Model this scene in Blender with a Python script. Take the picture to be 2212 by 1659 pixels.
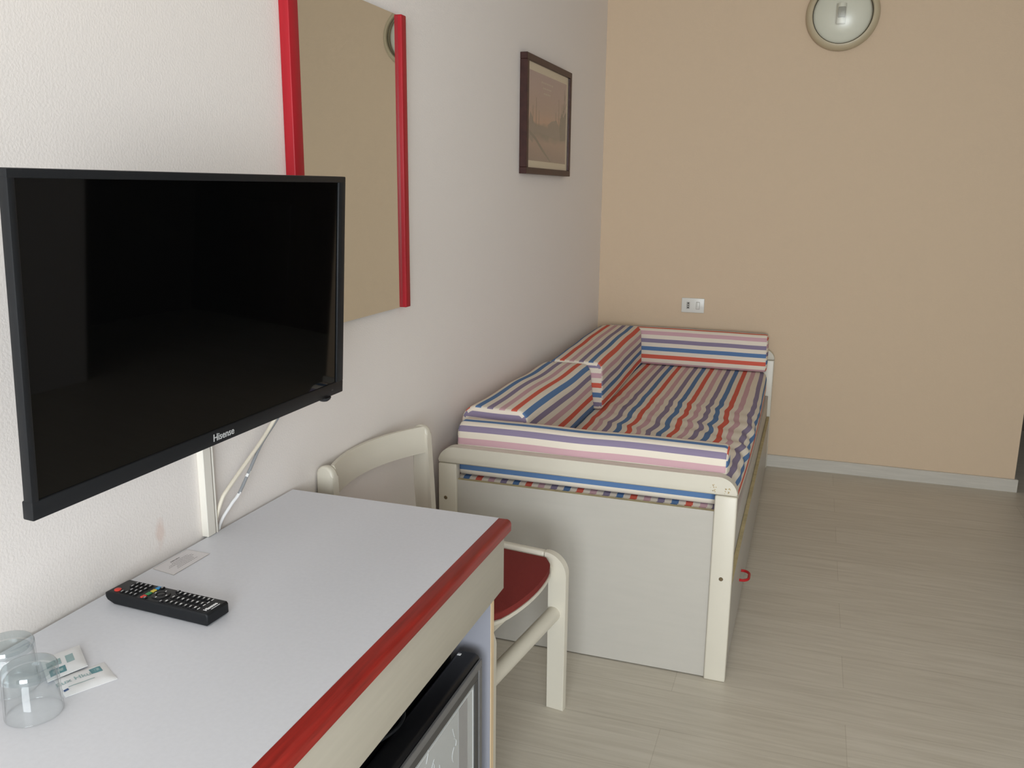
import bpy, bmesh, math, random
from mathutils import Vector, Matrix, noise, Euler

random.seed(4)
sc = bpy.context.scene
for o in list(bpy.data.objects):
    bpy.data.objects.remove(o, do_unlink=True)
COL = sc.collection

# ------------------------------------------------------------------ camera
F_PX, IW = 1861.33, 2212.0
YAW, PITCH, ROLL = 0.3327, 0.2194, 0.0097
fw = Vector((-math.sin(YAW)*math.cos(PITCH), math.cos(YAW)*math.cos(PITCH), -math.sin(PITCH)))
r0 = Vector((math.cos(YAW), math.sin(YAW), 0))
u0 = r0.cross(fw)
rt = r0*math.cos(ROLL) + u0*math.sin(ROLL)
up = -r0*math.sin(ROLL) + u0*math.cos(ROLL)
cd = bpy.data.cameras.new('camera')
cd.sensor_fit = 'HORIZONTAL'
cd.sensor_width = 36.0
cd.lens = 36.0*F_PX/IW
cd.clip_start = 0.02
cam = bpy.data.objects.new('camera', cd)
COL.objects.link(cam)
M = Matrix((rt, up, -fw)).transposed().to_4x4()
M.translation = Vector((1.1044, 0.0, 1.4258))
cam.matrix_world = M
sc.camera = cam

# ------------------------------------------------------------------ world, daylight, exposure
sc.view_settings.view_transform = 'Standard'
sc.view_settings.look = 'None'
sc.view_settings.exposure = 0.0
sc.view_settings.gamma = 1.0
sc.view_settings.use_curve_mapping = False
w = bpy.data.worlds.new('sky')
sc.world = w
w.use_nodes = True
bg = w.node_tree.nodes['Background']
bg.inputs['Color'].default_value = (0.80, 0.88, 1.0, 1)
bg.inputs['Strength'].default_value = 1.1

def area_light(name, loc, rot, sx, sy, power, color):
    ld = bpy.data.lights.new(name, 'AREA')
    ld.shape = 'RECTANGLE'
    ld.size = sx
    ld.size_y = sy
    ld.energy = power
    ld.color = color
    o = bpy.data.objects.new(name, ld)
    o.location = loc
    o.rotation_euler = rot
    COL.objects.link(o)
    return o

# the daylight entering by the balcony door behind the photographer
# (two glazed leaves, turned slightly towards the left wall)
for lx in (1.28, 2.44):
    leaf = area_light('balcony_daylight', (lx, -2.82, 1.35), (math.radians(90), 0, math.radians(24)), 1.0, 2.2, 65, (0.90, 0.955, 1.0))
    leaf.data.spread = math.radians(140)
sc.cycles.max_bounces = 10
sc.cycles.diffuse_bounces = 7
sc.cycles.transmission_bounces = 10
sc.cycles.transparent_max_bounces = 12
sc.cycles.caustics_refractive = False
sc.cycles.caustics_reflective = False

# ------------------------------------------------------------------ materials
def sock(b, *names):
    for n in names:
        if n in b.inputs:
            return b.inputs[n]
    return None

def mat(name, col, rough=0.5, spec=0.5, metal=0.0, trans=0.0, ior=1.45, bump=None, mottle=None, coat=0.0):
    m = bpy.data.materials.new(name)
    m.use_nodes = True
    nt = m.node_tree
    b = nt.nodes['Principled BSDF']
    b.inputs['Base Color'].default_value = (*col, 1)
    b.inputs['Roughness'].default_value = rough
    b.inputs['Metallic'].default_value = metal
    b.inputs['IOR'].default_value = ior
    s = sock(b, 'Specular IOR Level', 'Specular')
    s.default_value = spec
    if trans:
        sock(b, 'Transmission Weight', 'Transmission').default_value = trans
    if coat:
        sock(b, 'Coat Weight', 'Coat').default_value = coat
    L = nt.links
    tc = nt.nodes.new('ShaderNodeTexCoord')
    if mottle:
        sc_, amt, stretch = mottle
        mp = nt.nodes.new('ShaderNodeMapping')
        mp.inputs['Scale'].default_value = stretch
        L.new(tc.outputs['Object'], mp.inputs['Vector'])
        nz = nt.nodes.new('ShaderNodeTexNoise')
        nz.inputs['Scale'].default_value = sc_
        nz.inputs['Detail'].default_value = 5
        L.new(mp.outputs['Vector'], nz.inputs['Vector'])
        rp = nt.nodes.new('ShaderNodeValToRGB')
        rp.color_ramp.elements[0].position = 0.3
        rp.color_ramp.elements[1].position = 0.7
        rp.color_ramp.elements[0].color = (*[c*(1-amt) for c in col], 1)
        rp.color_ramp.elements[1].color = (*[min(1, c*(1+amt)) for c in col], 1)
        L.new(nz.outputs['Fac'], rp.inputs['Fac'])
        L.new(rp.outputs['Color'], b.inputs['Base Color'])
    if bump:
        bs, strength, dist = bump
        nz = nt.nodes.new('ShaderNodeTexNoise')
        nz.inputs['Scale'].default_value = bs
        nz.inputs['Detail'].default_value = 3
        L.new(tc.outputs['Object'], nz.inputs['Vector'])
        bp = nt.nodes.new('ShaderNodeBump')
        bp.inputs['Strength'].default_value = strength
        bp.inputs['Distance'].default_value = dist
        L.new(nz.outputs['Fac'], bp.inputs['Height'])
        L.new(bp.outputs['Normal'], b.inputs['Normal'])
    return m

CREAM = (0.73, 0.665, 0.565)
RED = (0.62, 0.125, 0.085)
PINK = (0.56, 0.355, 0.385)
PURPLE = (0.245, 0.205, 0.30)
BLUE = (0.105, 0.195, 0.37)
PERIOD = 0.168

def stripe_mat(name):
    m = bpy.data.materials.new(name)
    m.use_nodes = True
    nt = m.node_tree
    L = nt.links
    b = nt.nodes['Principled BSDF']
    b.inputs['Roughness'].default_value = 0.9
    sock(b, 'Specular IOR Level', 'Specular').default_value = 0.15
    uv = nt.nodes.new('ShaderNodeUVMap')
    uv.uv_map = 'UVMap'
    sx = nt.nodes.new('ShaderNodeSeparateXYZ')
    L.new(uv.outputs['UV'], sx.inputs['Vector'])
    dv = nt.nodes.new('ShaderNodeMath')
    dv.operation = 'DIVIDE'
    dv.inputs[1].default_value = PERIOD
    L.new(sx.outputs['X'], dv.inputs[0])
    fr = nt.nodes.new('ShaderNodeMath')
    fr.operation = 'FLOORED_MODULO'
    fr.inputs[1].default_value = 1.0
    L.new(dv.outputs['Value'], fr.inputs[0])
    rp = nt.nodes.new('ShaderNodeValToRGB')
    cr = rp.color_ramp
    cr.interpolation = 'CONSTANT'
    cols = [RED, CREAM, PINK, CREAM, PURPLE, CREAM, BLUE, CREAM]
    cr.elements[0].position = 0
    cr.elements[0].color = (*cols[0], 1)
    cr.elements[1].position = 0.125
    cr.elements[1].color = (*cols[1], 1)
    for i in range(2, 8):
        e = cr.elements.new(i*0.125)
        e.color = (*cols[i], 1)
    L.new(fr.outputs['Value'], rp.inputs['Fac'])
    L.new(rp.outputs['Color'], b.inputs['Base Color'])
    tc = nt.nodes.new('ShaderNodeTexCoord')
    nz = nt.nodes.new('ShaderNodeTexNoise')
    nz.inputs['Scale'].default_value = 500
    L.new(tc.outputs['Object'], nz.inputs['Vector'])
    bp = nt.nodes.new('ShaderNodeBump')
    bp.inputs['Strength'].default_value = 0.15
    bp.inputs['Distance'].default_value = 0.002
    L.new(nz.outputs['Fac'], bp.inputs['Height'])
    L.new(bp.outputs['Normal'], b.inputs['Normal'])
    return m

def floor_mat():
    m = bpy.data.materials.new('washed_laminate')
    m.use_nodes = True
    nt = m.node_tree
    L = nt.links
    b = nt.nodes['Principled BSDF']
    b.inputs['Roughness'].default_value = 0.42
    tc = nt.nodes.new('ShaderNodeTexCoord')
    mp = nt.nodes.new('ShaderNodeMapping')
    L.new(tc.outputs['Object'], mp.inputs['Vector'])
    br = nt.nodes.new('ShaderNodeTexBrick')
    br.offset = 0.37
    br.inputs['Scale'].default_value = 1.0
    br.inputs['Mortar Size'].default_value = 0.0012
    br.inputs['Mortar Smooth'].default_value = 0.2
    br.inputs['Brick Width'].default_value = 1.29
    br.inputs['Row Height'].default_value = 0.192
    br.inputs['Color1'].default_value = (0.545, 0.505, 0.425, 1)
    br.inputs['Color2'].default_value = (0.575, 0.535, 0.455, 1)
    br.inputs['Mortar'].default_value = (0.46, 0.42, 0.345, 1)
    L.new(mp.outputs['Vector'], br.inputs['Vector'])
    m2 = nt.nodes.new('ShaderNodeMapping')
    m2.inputs['Scale'].default_value = (1.6, 26, 1)
    L.new(tc.outputs['Object'], m2.inputs['Vector'])
    nz = nt.nodes.new('ShaderNodeTexNoise')
    nz.inputs['Scale'].default_value = 2.2
    nz.inputs['Detail'].default_value = 7
    nz.inputs['Roughness'].default_value = 0.62
    nz.inputs['Distortion'].default_value = 0.6
    L.new(m2.outputs['Vector'], nz.inputs['Vector'])
    rp = nt.nodes.new('ShaderNodeValToRGB')
    rp.color_ramp.elements[0].position = 0.32
    rp.color_ramp.elements[0].color = (0.87, 0.86, 0.84, 1)
    rp.color_ramp.elements[1].position = 0.62
    rp.color_ramp.elements[1].color = (1.03, 1.03, 1.03, 1)
    L.new(nz.outputs['Fac'], rp.inputs['Fac'])
    mx = nt.nodes.new('ShaderNodeMix')
    mx.data_type = 'RGBA'
    mx.blend_type = 'MULTIPLY'
    mx.inputs['Factor'].default_value = 1.0
    L.new(br.outputs['Color'], mx.inputs['A'])
    L.new(rp.outputs['Color'], mx.inputs['B'])
    L.new(mx.outputs['Result'], b.inputs['Base Color'])
    bp = nt.nodes.new('ShaderNodeBump')
    bp.inputs['Strength'].default_value = 0.08
    bp.inputs['Distance'].default_value = 0.002
    L.new(nz.outputs['Fac'], bp.inputs['Height'])
    L.new(bp.outputs['Normal'], b.inputs['Normal'])
    return m

def wall_left_mat():
    # white plaster with a fine stucco relief and one small pinkish stain above the desk
    m = mat('white_plaster', (0.78, 0.735, 0.695), 0.85, 0.25, bump=(220, 0.20, 0.003))
    nt = m.node_tree
    L = nt.links
    b = nt.nodes['Principled BSDF']
    tc = nt.nodes.new('ShaderNodeTexCoord')
    mp = nt.nodes.new('ShaderNodeMapping')
    mp.inputs['Location'].default_value = (0, -1.204, -0.80*0.5)
    mp.inputs['Scale'].default_value = (1, 1, 0.5)
    L.new(tc.outputs['Object'], mp.inputs['Vector'])
    ln = nt.nodes.new('ShaderNodeVectorMath')
    ln.operation = 'LENGTH'
    L.new(mp.outputs['Vector'], ln.inputs[0])
    nz = nt.nodes.new('ShaderNodeTexNoise')
    nz.inputs['Scale'].default_value = 40
    L.new(tc.outputs['Object'], nz.inputs['Vector'])
    ma = nt.nodes.new('ShaderNodeMath')
    ma.operation = 'MULTIPLY_ADD'
    ma.inputs[1].default_value = 0.02
    L.new(nz.outputs['Fac'], ma.inputs[0])
    L.new(ln.outputs['Value'], ma.inputs[2])
    mr = nt.nodes.new('ShaderNodeMapRange')
    mr.inputs['From Min'].default_value = 0.016
    mr.inputs['From Max'].default_value = 0.026
    mr.inputs['To Min'].default_value = 0.45
    mr.inputs['To Max'].default_value = 0.0
    L.new(ma.outputs['Value'], mr.inputs['Value'])
    mx = nt.nodes.new('ShaderNodeMix')
    mx.data_type = 'RGBA'
    mx.inputs['A'].default_value = (0.78, 0.735, 0.695, 1)
    mx.inputs['B'].default_value = (0.66, 0.47, 0.39, 1)
    L.new(mr.outputs['Result'], mx.inputs['Factor'])
    L.new(mx.outputs['Result'], b.inputs['Base Color'])
    return m

def pane_mat(name, tint=(1, 1, 1), gloss=0.06, rough=0.05):
    m = bpy.data.materials.new(name)
    m.use_nodes = True
    nt = m.node_tree
    nt.nodes.remove(nt.nodes['Principled BSDF'])
    out = nt.nodes['Material Output']
    tr = nt.nodes.new('ShaderNodeBsdfTransparent')
    tr.inputs['Color'].default_value = (*tint, 1)
    gl = nt.nodes.new('ShaderNodeBsdfGlossy')
    gl.inputs['Roughness'].default_value = rough
    lw = nt.nodes.new('ShaderNodeLayerWeight')
    pw = nt.nodes.new('ShaderNodeMath')
    pw.operation = 'POWER'
    pw.inputs[1].default_value = 5.0
    nt.links.new(lw.outputs['Facing'], pw.inputs[0])
    fr = nt.nodes.new('ShaderNodeMath')
    fr.operation = 'MULTIPLY_ADD'
    fr.inputs[1].default_value = 1.0 - gloss
    fr.inputs[2].default_value = gloss
    nt.links.new(pw.outputs['Value'], fr.inputs[0])
    lw.inputs['Blend'].default_value = 0.5
    mx = nt.nodes.new('ShaderNodeMixShader')
    nt.links.new(fr.outputs['Value'], mx.inputs['Fac'])
    nt.links.new(tr.outputs['BSDF'], mx.inputs[1])
    nt.links.new(gl.outputs['BSDF'], mx.inputs[2])
    nt.links.new(mx.outputs['Shader'], out.inputs['Surface'])
    return m

MT = {}
MT['floor'] = floor_mat()
MT['plaster'] = wall_left_mat()
MT['peach'] = mat('peach_paint', (0.60, 0.47, 0.335), 0.85, 0.25, bump=(120, 0.2, 0.003))
MT['side_wall'] = mat('cream_paint', (0.72, 0.72, 0.72), 0.85, 0.25, bump=(120, 0.2, 0.003))
MT['corridor'] = mat('brown_paint', (0.20, 0.17, 0.14), 0.85, 0.25)
MT['ceiling'] = mat('ceiling_paint', (0.74, 0.71, 0.67), 0.9, 0.2, bump=(90, 0.15, 0.003))
MT['skirting'] = mat('washed_skirting', (0.50, 0.475, 0.42), 0.45, 0.4, mottle=(3, 0.06, (2, 30, 30)))
MT['dark_door'] = mat('dark_wood_door', (0.055, 0.036, 0.024), 0.4, 0.4, mottle=(3, 0.25, (14, 14, 1)))
MT['white_paint'] = mat('cream_lacquer', (0.60, 0.565, 0.475), 0.33, 0.5, mottle=(6, 0.02, (1, 1, 1)))
MT['white_panel'] = mat('white_melamine', (0.455, 0.432, 0.385), 0.4, 0.45, mottle=(8, 0.015, (1, 1, 8)))
MT['raw_edge'] = mat('raw_chipboard_edge', (0.50, 0.42, 0.24), 0.7, 0.3, mottle=(30, 0.15, (1, 1, 1)))
MT['laminate'] = mat('white_laminate', (0.66, 0.675, 0.72), 0.38, 0.5, mottle=(140, 0.02, (1, 1, 1)), bump=(400, 0.05, 0.001))
MT['apron'] = mat('cream_apron', (0.48, 0.45, 0.375), 0.45, 0.4, mottle=(5, 0.03, (24, 1.5, 24)))
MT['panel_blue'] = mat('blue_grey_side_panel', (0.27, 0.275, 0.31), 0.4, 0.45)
MT['beech'] = mat('beech_edging', (0.66, 0.50, 0.31), 0.5, 0.4, mottle=(6, 0.1, (20, 20, 1)))
MT['red_wood'] = mat('red_lacquered_wood', (0.26, 0.016, 0.011), 0.38, 0.35, mottle=(5, 0.25, (30, 2, 30)))
MT['red_frame'] = mat('red_painted_frame', (0.36, 0.012, 0.020), 0.38, 0.35, mottle=(5, 0.08, (10, 10, 1)))
MT['red_seat'] = mat('red_seat_cloth', (0.19, 0.028, 0.024), 0.85, 0.2, bump=(450, 0.25, 0.002))
MT['red_plastic'] = mat('red_plastic', (0.42, 0.012, 0.015), 0.3, 0.5)
MT['stripe'] = stripe_mat('striped_cotton')
MT['piping'] = mat('cream_piping', CREAM, 0.9, 0.15)
MT['black'] = mat('black_plastic', (0.012, 0.013, 0.014), 0.38, 0.5)
MT['black_satin'] = mat('dark_satin_plastic', (0.010, 0.011, 0.0125), 0.45, 0.25, bump=(700, 0.1, 0.0005))
MT['screen'] = mat('tv_screen', (0.0012, 0.0013, 0.0014), 0.03, 0.4)
MT['grey_print'] = mat('silver_print', (0.45, 0.46, 0.46), 0.4, 0.5)
MT['white_print'] = mat('white_print', (0.8, 0.8, 0.8), 0.5, 0.4)
MT['fridge_black'] = mat('fridge_black', (0.006, 0.006, 0.007), 0.3, 0.35)
MT['fridge_grey'] = mat('fridge_grey_frame', (0.14, 0.14, 0.14), 0.4, 0.5)
MT['fridge_dark'] = mat('fridge_dark_frame', (0.055, 0.055, 0.055), 0.4, 0.5)
MT['fridge_pane'] = mat('fridge_pale_pane', (0.44, 0.46, 0.46), 0.22, 0.5)
MT['fridge_mid'] = mat('fridge_mid_grey', (0.30, 0.30, 0.30), 0.3, 0.5)
MT['etch'] = mat('etched_strokes', (0.50, 0.52, 0.52), 0.4, 0.4)
MT['brass'] = mat('dull_brass', (0.16, 0.12, 0.07), 0.4, 0.5, metal=0.7)
MT['hole'] = mat('dark_hole', (0.008, 0.007, 0.006), 0.8, 0.1)
MT['mirror'] = mat('mirror_silver', (0.80, 0.81, 0.775), 0.015, 0.5, metal=1.0)
MT['mirror_edge'] = mat('mirror_glass_edge', (0.10, 0.13, 0.11), 0.2, 0.5)
MT['pic_frame'] = mat('dark_brown_frame', (0.042, 0.015, 0.012), 0.4, 0.4, mottle=(8, 0.2, (6, 6, 6)))
MT['mat_board'] = mat('cream_mat_board', (0.74, 0.66, 0.49), 0.8, 0.2)
MT['pane'] = pane_mat('picture_glass', gloss=0.04)
MT['lamp_ring'] = mat('beige_lamp_ring', (0.47, 0.40, 0.27), 0.35, 0.5)
MT['lamp_glass'] = pane_mat('frosted_lamp_glass', (0.965, 0.97, 0.945), 0.035, 0.27)
MT['lamp_inner'] = mat('lamp_inner_white', (0.78, 0.76, 0.70), 0.5, 0.4)
MT['gap'] = mat('dark_gasket', (0.04, 0.035, 0.025), 0.6, 0.3)
MT['switch'] = mat('white_switch_plastic', (0.68, 0.68, 0.63), 0.3, 0.5)
MT['switch_grey'] = mat('socket_insert', (0.36, 0.35, 0.32), 0.4, 0.4)
MT['duct'] = mat('white_pvc_duct', (0.72, 0.69, 0.62), 0.4, 0.4)
MT['duct_line'] = mat('duct_joint', (0.28, 0.25, 0.27), 0.6, 0.3)
MT['cable_cream'] = mat('cream_cable', (0.70, 0.65, 0.54), 0.4, 0.4)
MT['cable_grey'] = mat('grey_cable', (0.26, 0.27, 0.28), 0.4, 0.4)
MT['glass'] = pane_mat('clear_glass', (0.982, 0.99, 0.99), 0.03, 0.02)
MT['glass_base'] = pane_mat('thick_glass_base', (0.80, 0.85, 0.86), 0.12, 0.05)
MT['paper'] = mat('white_sachet_paper', (0.73, 0.74, 0.75), 0.4, 0.5)
MT['teal'] = mat('teal_ink', (0.10, 0.25, 0.28), 0.5, 0.4)
MT['pale_teal'] = mat('pale_teal_ink', (0.30, 0.42, 0.43), 0.5, 0.4)
MT['navy'] = mat('navy_ink', (0.035, 0.085, 0.22), 0.5, 0.4)
MT['card'] = mat('white_card', (0.66, 0.64, 0.65), 0.35, 0.5)
MT['card_edge'] = mat('card_laminate_rim', (0.48, 0.45, 0.42), 0.35, 0.5)
MT['grey_ink'] = mat('grey_ink', (0.20, 0.19, 0.19), 0.6, 0.3)
MT['btn'] = mat('rubber_button_black', (0.010, 0.010, 0.011), 0.45, 0.4)
MT['btn_red'] = mat('rubber_button_red', (0.60, 0.05, 0.035), 0.45, 0.4)
MT['btn_green'] = mat('rubber_button_green', (0.04, 0.25, 0.09), 0.45, 0.4)
MT['btn_yellow'] = mat('rubber_button_yellow', (0.62, 0.50, 0.08), 0.45, 0.4)
MT['btn_blue'] = mat('rubber_button_blue', (0.03, 0.24, 0.50), 0.45, 0.4)
MT['chip'] = mat('chipped_paint', (0.42, 0.32, 0.16), 0.8, 0.2)

# ------------------------------------------------------------------ helpers
def link_obj(name, bm, m, parent=None, smooth=True, angle=35, world=True):
    """Link a bmesh as ONE object; coordinates are world ones unless world=False (already local)."""
    bmesh.ops.recalc_face_normals(bm, faces=bm.faces[:])
    me = bpy.data.meshes.new(name)
    bm.to_mesh(me)
    bm.free()
    ms = m if isinstance(m, (list, tuple)) else [m]
    for k in ms:
        me.materials.append(MT[k])
    o = bpy.data.objects.new(name, me)
    COL.objects.link(o)
    if parent is not None:
        o.parent = parent
        if world:
            base = Vector((0, 0, 0))
            p = parent
            while p is not None:
                base += p.location
                p = p.parent
            me.transform(Matrix.Translation(-base))
    if smooth:
        for p in me.polygons:
            p.use_smooth = True
        me.set_sharp_from_angle(angle=math.radians(angle))
    return o

def thing(name, label, cat, loc, group=None, rot=None):
    o = bpy.data.objects.new(name, None)
    o.empty_display_size = 0.1
    COL.objects.link(o)
    o.location = loc
    if rot is not None:
        o.rotation_euler = rot
    o['label'] = label
    o['category'] = cat
    if group:
        o['group'] = group
    return o

def tag(o, label, cat, group=None):
    o['label'] = label
    o['category'] = cat
    if group:
        o['group'] = group
    return o

def struct(name, bm, m, smooth=False):
    o = link_obj(name, bm, m, smooth=smooth)
    o['kind'] = 'structure'
    return o

def box(x0, x1, y0, y1, z0, z1, bev=0.0, seg=2, bm=None, mi=0):
    own = bm is None
    t = bmesh.new()
    vs = [t.verts.new((x, y, z)) for x in (x0, x1) for y in (y0, y1) for z in (z0, z1)]
    for f in ((0, 1, 3, 2), (4, 6, 7, 5), (0, 4, 5, 1), (2, 3, 7, 6), (0, 2, 6, 4), (1, 5, 7, 3)):
        t.faces.new([vs[i] for i in f])
    if bev > 0:
        bmesh.ops.bevel(t, geom=t.edges[:], offset=bev, segments=seg, profile=0.5, affect='EDGES', clamp_overlap=True)
    bmesh.ops.recalc_face_normals(t, faces=t.faces[:])
    for f in t.faces:
        f.material_index = mi
    if own:
        return t
    merge(bm, t)
    return bm

def merge(bm, t):
    me = bpy.data.meshes.new('tmp')
    t.to_mesh(me)
    t.free()
    bm.from_mesh(me)
    bpy.data.meshes.remove(me)

def prism(poly, axis, a, b, bev=0.0, seg=2):
    """Extrude a 2-D outline along an axis ('x': outline is (y,z); 'y': (x,z); 'z': (x,y))."""
    t = bmesh.new()
    def P(p, h):
        if axis == 'x':
            return (h, p[0], p[1])
        if axis == 'y':
            return (p[0], h, p[1])
        return (p[0], p[1], h)
    lo = [t.verts.new(P(p, a)) for p in poly]
    hi = [t.verts.new(P(p, b)) for p in poly]
    n = len(poly)
    t.faces.new(lo)
    t.faces.new(hi[::-1])
    for i in range(n):
        t.faces.new((lo[i], hi[i], hi[(i+1) % n], lo[(i+1) % n]))
    if bev > 0:
        es = [e for e in t.edges if len({round(Vector(v.co)['xyz'.index(axis)], 6) for v in e.verts}) == 1]
        bmesh.ops.bevel(t, geom=es, offset=bev, segments=seg, profile=0.5, affect='EDGES', clamp_overlap=True)
    return t

def arc(cx, cy, r, a0, a1, n):
    return [(cx + r*math.cos(math.radians(a0+(a1-a0)*i/n)), cy + r*math.sin(math.radians(a0+(a1-a0)*i/n))) for i in range(n+1)]

def tube(pts, r, n=10, bm=None, mi=0, cap=True):
    t = bm if bm is not None else bmesh.new()
    pts = [Vector(p) for p in pts]
    rings = []
    prev = None
    for i, p in enumerate(pts):
        d = (pts[min(i+1, len(pts)-1)] - pts[max(i-1, 0)]).normalized()
        a = prev if prev is not None else (Vector((0, 0, 1)) if abs(d.z) < 0.9 else Vector((1, 0, 0)))
        s = (a - d*a.dot(d)).normalized()
        prev = s
        q = d.cross(s)
        rr = r[i] if isinstance(r, (list, tuple)) else r
        rings.append([t.verts.new(p + (s*math.cos(2*math.pi*k/n) + q*math.sin(2*math.pi*k/n))*rr) for k in range(n)])
    for i in range(len(rings)-1):
        for k in range(n):
            f = t.faces.new((rings[i][k], rings[i][(k+1) % n], rings[i+1][(k+1) % n], rings[i+1][k]))
            f.material_index = mi
    if cap:
        t.faces.new(rings[0]).material_index = mi
        t.faces.new(rings[-1][::-1]).material_index = mi
    return t

def smooth_path(pts, sub=8):
    """Catmull-Rom through the points."""
    P = [Vector(p) for p in pts]
    P = [P[0]*2-P[1]] + P + [P[-1]*2-P[-2]]
    out = []
    for i in range(1, len(P)-2):
        for k in range(sub):
            t = k/sub
            a, b, c, d = P[i-1], P[i], P[i+1], P[i+2]
            out.append(0.5*((2*b) + (c-a)*t + (2*a-5*b+4*c-d)*t*t + (3*b-a-3*c+d)*t**3))
    out.append(P[-2])
    return out

def lathe(profile, center, axis='z', n=40, bm=None, mi=0):
    """profile of (radius, height); closed at poles when radius is 0."""
    t = bm if bm is not None else bmesh.new()
    c = Vector(center)
    def P(r, h, k):
        a = 2*math.pi*k/n
        if axis == 'z':
            return c + Vector((r*math.cos(a), r*math.sin(a), h))
        if axis == 'y':
            return c + Vector((r*math.cos(a), h, r*math.sin(a)))
        return c + Vector((h, r*math.cos(a), r*math.sin(a)))
    rings = []
    for r, h in profile:
        if r < 1e-6:
            rings.append([t.verts.new(P(0, h, 0))])
        else:
            rings.append([t.verts.new(P(r, h, k)) for k in range(n)])
    for i in range(len(rings)-1):
        A, B = rings[i], rings[i+1]
        for k in range(n):
            k2 = (k+1) % n
            if len(A) == 1 and len(B) == 1:
                continue
            if len(A) == 1:
                f = t.faces.new((A[0], B[k], B[k2]))
            elif len(B) == 1:
                f = t.faces.new((A[k], A[k2], B[0]))
            else:
                f = t.faces.new((A[k], A[k2], B[k2], B[k]))
            f.material_index = mi
    return t

def text_bm(body, size, mtx, bold=0.0, extrude=0.0002, align='CENTER'):
    cu = bpy.data.curves.new('lettering', 'FONT')
    cu.body = body
    cu.size = size
    cu.align_x = align
    cu.align_y = 'CENTER'
    cu.extrude = extrude
    cu.offset = bold
    cu.resolution_u = 3
    o = bpy.data.objects.new('lettering', cu)
    COL.objects.link(o)
    dg = bpy.context.evaluated_depsgraph_get()
    dg.update()
    me = bpy.data.meshes.new_from_object(o.evaluated_get(dg))
    bpy.data.objects.remove(o, do_unlink=True)
    bpy.data.curves.remove(cu)
    me.transform(mtx)
    t = bmesh.new()
    t.from_mesh(me)
    bpy.data.meshes.remove(me)
    return t

def basis(o, ex, ey, ez=None):
    ex = Vector(ex).normalized()
    ey = Vector(ey).normalized()
    ez = ex.cross(ey) if ez is None else Vector(ez)
    m = Matrix((ex, ey, ez)).transposed().to_4x4()
    m.translation = Vector(o)
    return m

# ------------------------------------------------------------------ the setting
YB, XR, XE, ZC, YF = 4.6494, 2.1304, 3.2, 2.70, -3.05
t = bmesh.new()
box(-0.12, 4.4, YF-0.12, 6.2, -0.1, 0.0, bm=t)
struct('floor', t, 'floor')
struct('ceiling', box(-0.12, 4.4, YF-0.12, 6.2, ZC, ZC+0.1), 'ceiling')
struct('wall_left', box(-0.12, 0, YF-0.12, YB+0.14, 0, ZC), 'plaster')
struct('wall_back', box(0, XR, YB, YB+0.14, 0, ZC), 'peach')
struct('wall_right', box(XE, XE+0.12, YF-0.12, 3.80, 0, ZC), 'side_wall')
t = bmesh.new()
box(XR-0.14, XR, YB+0.14, 5.95, 0, ZC, bm=t)
box(XE+1.0, XE+1.12, 3.80, 5.95, 0, ZC, bm=t)
box(XR-0.14, XE+1.12, 5.95, 6.07, 2.12, ZC, bm=t)
box(XE+0.12, XE+1.12, 3.68, 3.80, 0, ZC, bm=t)
struct('wall_corridor', t, 'corridor')
t = bmesh.new()
box(XR, XE+1.0, 5.95, 6.0, 0, 2.12, bm=t)
for a, b in ((XR+0.12, XR+0.95), (XR+1.15, XR+1.95)):
    box(a, b, 5.935, 5.95, 0.15, 0.98, 0.006, bm=t)
    box(a, b, 5.935, 5.95, 1.12, 2.0, 0.006, bm=t)
struct('door_1', t, 'dark_door')
# front wall with the balcony opening
WX0, WX1, WZ1 = 0.75, 3.08, 2.45
t = bmesh.new()
box(0, WX0, YF-0.12, YF, 0, ZC, bm=t)
box(WX1, XE, YF-0.12, YF, 0, ZC, bm=t)
box(WX0, WX1, YF-0.12, YF, WZ1, ZC, bm=t)
box((WX0+WX1)/2-0.05, (WX0+WX1)/2+0.05, YF-0.09, YF-0.03, 0, WZ1, bm=t)
struct('wall_front', t, 'side_wall')
# skirting board along the back wall, turning the corner
t = prism([(YB-0.014, 0.0), (YB-0.014, 0.058), (YB-0.010, 0.0636), (YB, 0.0636), (YB, 0.0)], 'x', 0.0, XR+0.014)
struct('baseboard_back', t, 'skirting')
struct('baseboard_corridor', box(XR, XR+0.014, YB, 5.9, 0, 0.0636, 0.003), 'skirting')

# ------------------------------------------------------------------ trundle bed
BX0, BX1, BY = 0.028, 0.955, 2.402
bed = thing('trundle_bed', 'white lacquered single trundle bed along the left wall with striped cushions', 'bed', (0.49, 3.5, 0))

def bed_end(y0, y1, panel_y, front):
    s = 'footboard' if front else 'headboard'
    root_bm = box(BX0+0.061, BX1-0.063, panel_y, panel_y+0.016, 0.004, 0.531)
    for f in root_bm.faces:
        if f.normal.z > 0.9:
            f.material_index = 1
    panel = link_obj('end_panel', root_bm, ['white_panel', 'raw_edge'], bed)
    for xa, xb in ((BX0, BX0+0.062), (BX1-0.063, BX1)):
        link_obj('post', box(xa, xb, y0, y1, 0.0, 0.583, 0.005, 3), 'white_paint', bed)
    r = 0.055
    poly = [(BX0, 0.584)] + arc(BX0+r, 0.584, r, 180, 90, 10) + arc(BX1-r, 0.584, r, 90, 0, 10) + [(BX1, 0.584)]
    poly = [poly[0]] + poly[2:-2] + [poly[-1]]
    poly = [(x, z) for x, z in poly]
    tr = link_obj('top_rail', prism(poly, 'y', y0, y1, 0.008, 4), 'white_paint', bed)
    return panel, tr

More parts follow.
